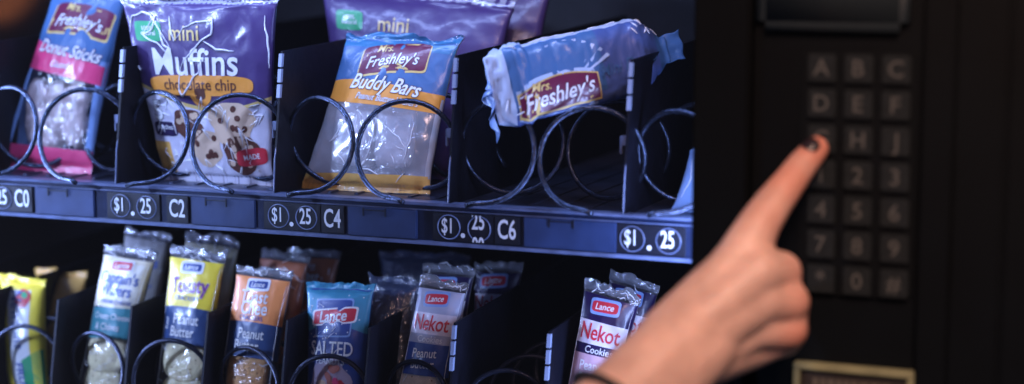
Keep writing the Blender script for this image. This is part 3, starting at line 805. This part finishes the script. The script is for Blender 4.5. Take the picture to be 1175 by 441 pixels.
# ------------------------------------------------------------------ lower packets
def cracker_pack(TL, TR, BL, BR, kind, label, seed, Yt=.060, Yb=.030, T=.011, detail=True, group='cracker packs in the lower tray'):
    p = Pack('cracker_pack', TL, TR, BL, BR, Yt, Yb, T, label, 'cracker pack', group, seed, ZL, .0007, .045, CLEAR, HIDDEN, 34, 70, 50)
    p.body(); p.band(.945, 1, SEALC, 0, 1, .0006)
    if kind == 'wafers':
        p.band(.62, .93, I_CREAM); p.band(.66, .90, ink('cream_label', (.86, .80, .66)), .08, .92, .0005)
        p.rect(.5, .88, .022, .010, I_WHITE, .0007, .05, .3); p.rect(.5, .88, .019, .007, I_RED, .0009, .05, .3); p.text('Lance', .5, .88, .0062, I_WHITE, .0011, .08, .03, 1, .2)
        for t_, v in (("Captain's", .80), ('Wafers', .725)): p.text(t_, .5, v, .0135, I_TEXT, .0009, 0, .035, .78)
        p.text('CREAM CHEESE', .55, .655, .0045, I_TEXT, .0009, 0, .02)
        p.band(.43, .62, I_TEAL, 0, 1, .0004, .02)
        p.text('Cream Cheese', .55, .565, .0068, I_WHITE, .0009, 0, .02, .9); p.text('& Chives', .50, .50, .0080, I_WHITE, .0009, 0, .02, .9)
        cm, wd, pw = F_CRK, .037, 3.2
    elif kind == 'toasty':
        p.band(.64, .93, I_YEL, 0, 1, .0004); p.rect(.5, .885, .022, .010, I_WHITE, .0007, .05, .3); p.rect(.5, .885, .018, .006, I_DBLUE, .0009, .05, .3); p.text('Lance', .5, .885, .0056, I_WHITE, .0011, .05, .03, 1, .2)
        p.text('Toasty', .5, .775, .0170, I_WHITE, .0008, .04, .08, .80); p.text('Toasty', .5, .775, .0170, ink('toasty_purple', (.25, .05, .28)), .0010, .04, .04, .80)
        p.text('CRACKERS', .5, .70, .0050, I_TEXT, .0009, 0, .02)
        p.band(.42, .64, I_NAVY, 0, 1, .0005, .0, .012)
        p.text('Peanut', .55, .575, .0115, I_WHITE, .0010, 0, .03, .8); p.text('Butter', .50, .50, .0115, I_WHITE, .0010, 0, .03, .8)
        p.text('Real', .16, .545, .0055, I_WHITE, .0010, 1.57, .02)
        cm, wd, pw = F_CRK, .040, 2.3
    elif kind == 'orange':
        p.band(.64, .93, I_ORG2, 0, 1, .0004); p.rect(.5, .885, .022, .010, I_WHITE, .0007, .05, .3); p.rect(.5, .885, .018, .006, I_DBLUE, .0009, .05, .3); p.text('Lance', .5, .885, .0056, I_WHITE, .0011, .05, .03, 1, .2)
        p.text('Toast', .48, .805, .0140, I_WHITE, .0009, .02, .03, .82); p.text('Chee', .52, .735, .0150, I_WHITE, .0009, .02, .03, .82)
        p.text('CRACKERS', .5, .675, .0048, I_TEXT, .0009, 0, .02)
        p.band(.42, .64, I_NAVY, 0, 1, .0005, .0, .012)
        p.text('Peanut', .55, .575, .0115, I_WHITE, .0010, 0, .03, .8); p.text('Butter', .50, .50, .0115, I_WHITE, .0010, 0, .03, .8)
        cm, wd, pw = F_CRKO, .036, 6
    else:       # nekot
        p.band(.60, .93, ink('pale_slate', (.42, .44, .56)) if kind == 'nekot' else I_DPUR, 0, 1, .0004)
        p.rect(.48, .875, .024, .012, I_LBLUE, .0007, .08, .3); p.rect(.48, .875, .021, .008, I_RED, .0009, .08, .4); p.text('Lance', .48, .875, .0065, I_WHITE, .0011, .1, .03, 1, .2)
        p.band(.665, .79, ink('nekot_pink', (.80, .74, .82)), .04, .97, .0006, .0, .0)
        p.text('Nekot', .50, .728, .0165, I_RED, .0010, 0, .03, .78)
        p.text('Cookies', .55, .635, .0070, I_WHITE, .0010, 0, .02)
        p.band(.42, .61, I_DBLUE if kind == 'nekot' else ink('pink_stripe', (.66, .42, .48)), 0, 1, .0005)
        p.text('Peanut', .5, .55, .0100, I_WHITE, .0010, .05, .02, .85); p.text('Butter', .5, .485, .0100, I_WHITE, .0010, .05, .02, .85)
        cm, wd, pw = F_COOK, .038, 2.2
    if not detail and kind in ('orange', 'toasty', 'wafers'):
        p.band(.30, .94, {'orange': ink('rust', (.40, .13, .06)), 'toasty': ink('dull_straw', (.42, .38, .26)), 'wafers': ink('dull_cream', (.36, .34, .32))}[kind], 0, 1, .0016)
    if not detail:
        for k in range(12):
            random.seed(seed*77+k); a, b = random.uniform(.05, .95), random.uniform(.72, .99)
            p.line([(a, b), (min(1, max(0, a+random.uniform(-.2, .2))), min(.995, b+random.uniform(-.05, .05)))], GLARE_RIDGE, .0004, .0022)
    if detail:
        for k in range(3):
            v = .345-k*.235*.0 - k*.21
            if v < .02: break
            o = p.inside('cracker', .52 if kind != 'orange' else .5+.06*(k % 2), v, wd, wd*.95 if kind != 'wafers' else .034, .010, cm, .1*((k+seed) % 3-1), pw, .30, seed+k, .0006, F_CRUMB)
        for k in range(8):
            random.seed(seed*31+k); a, b = random.uniform(.1, .9), random.uniform(.06, .40)
            p.line([(a, b), (a+random.uniform(-.15, .15), b+random.uniform(.01, .05))], GLARE_RIDGE, .0003)
        
        for k in range(9):
            random.seed(seed*57+k); a, b = random.uniform(.05, .95), random.uniform(.93, .99)
            p.line([(a, b), (min(1, max(0, a+random.uniform(-.25, .25))), random.uniform(.93, .995))], GLARE_RIDGE, .0004, .0010)
        p.line([(.02, .05), (.05, .4), (.03, .9)], GLARE_RIDGE, .0003); p.line([(.97, .1), (.955, .5), (.97, .9)], GLARE_RIDGE, .0003)
    p.finish()
cracker_pack((121, 279), (181, 289), (89, 445), (144, 445), 'wafers', 'cream and teal cracker pack standing between the yellow bar and the yellow-topped pack', 11)
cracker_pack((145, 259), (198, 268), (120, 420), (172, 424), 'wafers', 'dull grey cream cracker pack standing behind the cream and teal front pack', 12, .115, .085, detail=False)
cracker_pack((196, 281), (261, 290), (179, 445), (241, 446), 'toasty', 'cracker pack with yellow top and navy band, left of the orange cracker packs', 13)
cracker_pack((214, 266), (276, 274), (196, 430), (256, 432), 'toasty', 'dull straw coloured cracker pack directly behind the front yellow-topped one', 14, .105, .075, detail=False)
cracker_pack((272, 302), (337, 311), (250, 445), (318, 446), 'orange', 'orange cracker pack with navy band at the front of its lane', 15, .055, .028)
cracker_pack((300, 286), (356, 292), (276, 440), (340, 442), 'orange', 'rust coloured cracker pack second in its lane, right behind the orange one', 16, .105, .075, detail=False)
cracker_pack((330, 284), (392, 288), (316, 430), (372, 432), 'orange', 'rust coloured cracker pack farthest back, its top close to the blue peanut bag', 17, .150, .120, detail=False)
cracker_pack((483, 316), (538, 324), (455, 445), (517, 446), 'nekot', 'pale silver and navy cookie pack nearest the glass, right of the blue peanut bag', 18, .055, .028)
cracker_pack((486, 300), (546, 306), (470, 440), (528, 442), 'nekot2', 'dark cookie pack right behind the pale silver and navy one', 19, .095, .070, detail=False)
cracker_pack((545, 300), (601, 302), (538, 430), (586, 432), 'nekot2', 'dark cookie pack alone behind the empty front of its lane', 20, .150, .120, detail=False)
cracker_pack((672, 318), (737, 338), (649, 440), (712, 452), 'nekot3', 'white and pink cookie pack half hidden by the forearm', 21, .055, .028)
cracker_pack((700, 309), (758, 326), (680, 440), (735, 448), 'nekot3', 'cookie pack with folded clear top behind the one beside the forearm', 22, .100, .072, detail=False)

# folded clear film tops of the packs (parts of nothing else would move) are built into each wrapper's seal
# --- yellow fruit bar, left ------------------------------------------
def newton(TL, TR, BL, BR, Yt, Yb, label, seed, front=True):
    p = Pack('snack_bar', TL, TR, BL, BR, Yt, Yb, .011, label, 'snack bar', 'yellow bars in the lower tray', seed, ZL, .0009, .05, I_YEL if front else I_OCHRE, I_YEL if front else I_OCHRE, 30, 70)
    p.body()
    if front:
        p.band(.0, .88, I_WHITE, .26, .78, .0004, .06)
        p.band(.0, .30, I_GREEN, .55, 1.0, .0006, .25)
        p.text('Newtons', .50, .64, .0160, I_TEXT, .0010, -1.50, .015, .85)
        p.text('FRUIT', .50, .16, .0115, I_TEXT, .0010, -1.50, .04, .9)
        p.rect(.62, .82, .013, .017, I_RED, .0008, -.5, .8); p.rect(.66, .85, .006, .006, I_GREEN, .0010, 0, .9)
        p.band(.04, .5, I_YEL, .80, .97, .0006)
        for k in range(10):
            random.seed(k+5); a, b = random.uniform(.1, .9), random.uniform(.2, .95)
            p.line([(a, b), (a+random.uniform(-.2, .2), b+random.uniform(.01, .05))], GLARE_RIDGE, .0003)
    p.finish()
newton((-2, 312), (52, 322), (10, 445), (56, 446), .055, .030, 'yellow fruit bar with white panel at the left end of the lower tray', 31)
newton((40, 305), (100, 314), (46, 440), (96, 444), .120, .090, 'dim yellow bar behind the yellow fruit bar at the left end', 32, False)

# --- salted peanuts ---------------------------------------------------
def peanuts(TL, TR, BL, BR, Yt, Yb, label, seed, front=True):
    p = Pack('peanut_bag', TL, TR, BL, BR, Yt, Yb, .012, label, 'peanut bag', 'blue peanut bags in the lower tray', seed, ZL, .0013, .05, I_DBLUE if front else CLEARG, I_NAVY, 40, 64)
    p.body()
    if front:
        p.band(lambda u: .66+.06*math.sin(u*3), 1, ink('cyan_top', (.06, .30, .44)), 0, 1, .0003)
        p.rect(.50, .765, .033, .030, I_LBLUE, .0005, .04, .15); p.rect(.50, .765, .0305, .0275, I_DBLUE, .0006, .04, .15)
        p.rect(.50, .775, .041, .013, I_WHITE, .0008, .10, .25, .15); p.rect(.50, .775, .038, .0105, I_RED, .0009, .10, .25, .15)
        p.text('Lance', .50, .773, .0125, I_WHITE, .0011, .10, .04, .86, .2)
        p.text('SALTED', .50, .56, .0155, I_WHITE, .0009, 0, .02, .74); p.text('PEANUTS', .50, .48, .0068, I_WHITE, .0009, 0, .02, .95)
        pts = [(.020*math.cos(t)*(1+.07*math.sin(6*t)), .021*math.sin(t)*(1+.07*math.sin(6*t))) for t in [2*math.pi*k/30 for k in range(30)]]
        p.shape(.50, .32, pts, ink('lilac_window', (.45, .36, .46)), .0006)
        random.seed(3)
        for k in range(13):
            a, b = random.uniform(-.014, .014), random.uniform(-.015, .016)
            p.rect(.50+a/p.W, .32+b/p.H, .0085, .0055, random.choice([I_RED, I_PINK, I_MUFF, ink('nut', (.50, .16, .12))]), .0009+k*.0001, k*1.3, .9)
        random.seed(12)
        for k in range(40):      # tiny printed stars
            p.rect(random.uniform(.08, .92), random.uniform(.42, .93), .0010, .0010, I_WHITE, .0012, 0, 1)
    for k in range(10):
        random.seed(90+k+seed); a, b = random.uniform(.1, .9), random.uniform(.4, .96)
        p.line([(a, b), (a+random.uniform(-.15, .15), b+random.uniform(.01, .05))], GLARE_RIDGE, .00035)
    p.finish()
peanuts((352, 323), (431, 325), (351, 445), (421, 446), .055, .030, 'bright blue bag of salted peanuts with red and white badge on the lower tray', 41)
peanuts((423, 312), (480, 322), (424, 445), (478, 445), .085, .062, 'dark bag in clear film beside the bright blue peanut bag', 42, False)
peanuts((436, 287), (540, 292), (436, 430), (520, 432), .185, .160, 'dim blue bag farthest back between the peanut bag and the cookie packs', 43, False)

# ------------------------------------------------------------------ hand
def capsule(bm, a, b, ra, rb, seg_=18, squash=None):
    a, b = Vector(a), Vector(b); ax = (b-a); L = ax.length; ax.normalize()
    s = ax.cross(Vector((.2, -1, .3))).normalized(); t = ax.cross(s)
    rows = []
    prof = [(-math.cos(x)*ra, math.sin(x)*ra) for x in [math.pi/2*k/5 for k in range(1, 6)]]
    prof += [(L*k/6, ra+(rb-ra)*k/6) for k in range(1, 6)]
    prof += [(L+math.sin(x)*rb, math.cos(x)*rb) for x in [math.pi/2*k/5 for k in range(0, 5)]]
    for (d, r_) in prof:
        rows.append([bm.verts.new(a+ax*d+s*(r_*math.cos(2*math.pi*k/seg_))+t*(r_*math.sin(2*math.pi*k/seg_))) for k in range(seg_)])
    for i in range(len(rows)-1):
        for k in range(seg_):
            bm.faces.new((rows[i][k], rows[i][(k+1) % seg_], rows[i+1][(k+1) % seg_], rows[i+1][k]))
    c0 = bm.verts.new(a-ax*ra); c1 = bm.verts.new(b+ax*rb)
    for k in range(seg_):
        bm.faces.new((c0, rows[0][(k+1) % seg_], rows[0][k])); bm.faces.new((c1, rows[-1][k], rows[-1][(k+1) % seg_]))
def chain(bm, pts):
    for (a, ra), (b, rb) in zip(pts[:-1], pts[1:]): capsule(bm, a, b, ra, rb)
H = lambda x, y, Y: at(x, y, Y)
bm = bmesh.new()
tip = H(936, 171, -.0695)
idx = [(H(855, 288, -.118), .0155), (H(872, 256, -.108), .0130), (H(887, 234, -.099), .0118), (H(907, 208, -.087), .0103), (H(920, 190, -.078), .0096), (tip, .0084)]
chain(bm, idx)
MC = [H(857, 290, -.118), H(872, 312, -.126), H(873, 345, -.126), H(866, 376, -.122)]        # knuckles
WR = [H(760, 388, -.162), H(768, 398, -.166), H(776, 408, -.166), H(782, 418, -.160)]        # carpal ends
rad = [.0140, .0145, .0140, .0130]
for k in range(4): chain(bm, [(WR[k], .0165), (MC[k]*.5+WR[k]*.5, .0155), (MC[k], rad[k])])
# folded fingers: knuckle -> middle joint -> back under the palm
chain(bm, [(MC[1], .0150), (H(896, 312, -.110), .0130), (H(900, 330, -.082), .0100), (H(880, 350, -.078), .0092)])
chain(bm, [(MC[2], .0145), (H(905, 346, -.113), .0130), (H(908, 365, -.086), .0096), (H(880, 372, -.084), .0090)])
chain(bm, [(MC[3], .0140), (H(904, 378, -.111), .0125), (H(900, 390, -.092), .0110), (H(878, 398, -.090), .0100)])
chain(bm, [(H(898, 329, -.108), .0120), (H(904, 362, -.108), .0125)])
chain(bm, [(H(800, 410, -.150), .0200), (H(862, 398, -.112), .0140), (H(893, 388, -.106), .0120)])
chain(bm, [(H(845, 300, -.118), .0150), (H(820, 345, -.128), .0200), (H(862, 350, -.118), .0190)])
# thumb tucked on the far side of the palm
chain(bm, [(H(790, 360, -.145), .0150), (H(828, 335, -.108), .0140), (H(848, 330, -.090), .0110), (H(868, 338, -.080), .0098)])
# palm filling, wrist and forearm
chain(bm, [(H(790, 385, -.150), .0200), (H(835, 345, -.118), .0200)])
chain(bm, [(H(810, 400, -.145), .0190), (H(850, 365, -.112), .0180)])
wc = H(752, 420, -.176)
e1 = H(700, 474, -.205); d = (e1-wc).normalized()
chain(bm, [(H(800, 372, -.148), .0220), (wc, .0240), (e1, .0255), (e1+d*.08, .031), (e1+d*.18, .038), (e1+d*.24, .040)])
sd = cr*.7-cu*.7
chain(bm, [(H(805, 390, -.148)+sd*.002, .0220), (wc+sd*.010, .0230), (e1+sd*.008, .0250), (e1+d*.1, .031)])
me = bpy.data.meshes.new('hand'); bm.to_mesh(me); bm.free()
tmp = bpy.data.objects.new('tmp', me); col.objects.link(tmp)
m1 = tmp.modifiers.new('r', 'REMESH'); m1.mode = 'VOXEL'; m1.voxel_size = .0016; m1.use_smooth_shade = True
m2 = tmp.modifiers.new('s', 'SMOOTH'); m2.factor = .5; m2.iterations = 14
dg = bpy.context.evaluated_depsgraph_get()
me2 = bpy.data.meshes.new_from_object(tmp.evaluated_get(dg)); bpy.data.objects.remove(tmp)
skin = mat('skin', (.54, .35, .29), .5, sss=.25, var=.20, vscale=40, bump=.25, bscale=260)
# redder knuckles and fingertip: real colour of the skin, stored per vertex
nt = skin.node_tree; b = nt.nodes['Principled BSDF']
att = nt.nodes.new('ShaderNodeAttribute'); att.attribute_name = 'flush'
mx = nt.nodes.new('ShaderNodeMixRGB'); src = b.inputs['Base Color'].links[0].from_socket
nt.links.new(att.outputs['Fac'], mx.inputs[0]); nt.links.new(src, mx.inputs[1]); mx.inputs[2].default_value = (.50, .16, .10, 1)
nt.links.new(mx.outputs[0], b.inputs['Base Color'])
fl = me2.attributes.new('flush', 'FLOAT', 'POINT')
spots = [(tip, .02, .85), (H(905, 212, -.09), .02, .7), (H(880, 250, -.108), .016, .45), (H(905, 317, -.112), .014, .5), (H(914, 350, -.114), .015, .6), (H(912, 386, -.114), .014, .8), (MC[1], .010, .3)]
for i, v in enumerate(me2.vertices):
    s = 0
    for c, r_, k in spots: s = max(s, k*math.exp(-((v.co-c).length/r_)**2))
    fl.data[i].value = s
me2.materials.clear(); me2.materials.append(skin)
for pl_ in me2.polygons: pl_.use_smooth = True
root = thing('person', e1+d*.2, "person's bare right hand and forearm, index finger with dark nail pressing a keypad key", 'person')
hb = bpy.data.objects.new('body', me2); col.objects.link(hb); hb.parent = root; hb.matrix_parent_inverse = Matrix.Translation(-root.location)
# nail
bm = bmesh.new(); fd = (tip-idx[-2][0]).normalized(); toc = (CAM-tip).normalized()
nn = (toc*.8-cr*.30+cu*.35); nn = (nn-fd*nn.dot(fd)).normalized(); sd2 = fd.cross(nn)
g = []
for i in range(9):
    row = []
    for j in range(9):
        a = (i/8-.5)*2; t = (j/8-.5)*2; ww = math.sqrt(max(.05, 1-max(0, abs(a)-.35)**2/.43))
        th = t*.95*ww
        row.append(bm.verts.new(tip+fd*(-.0030+a*.0046)+nn*(math.cos(th*.8)*.0094+.0003-max(0, a)**2*.0012)+sd2*(math.sin(th)*.0064)))
    g.append(row)
for i in range(8):
    for j in range(8): bm.faces.new((g[i][j], g[i+1][j], g[i+1][j+1], g[i][j+1]))
o = link('fingernail', bm, mat('nail_polish', (.018, .012, .016), .25, coat=.5), root); md = o.modifiers.new('s', 'SOLIDIFY'); md.thickness = .0007
# hair tie round the wrist
bm = bmesh.new(); c = H(699, 467, -.201); a1 = d.cross(Vector((0, 1, 0))).normalized(); a2 = d.cross(a1)
pts = [c+a1*(.0285*math.cos(t))+a2*(.0285*math.sin(t))+sd*.003+d*(.0010*math.sin(3*t)) for t in [2*math.pi*k/60 for k in range(61)]]
tube(bm, pts, .0030, 8, 0, False)
link('hair_tie', bm, mat('elastic_black', (.008, .008, .010), .7), root)
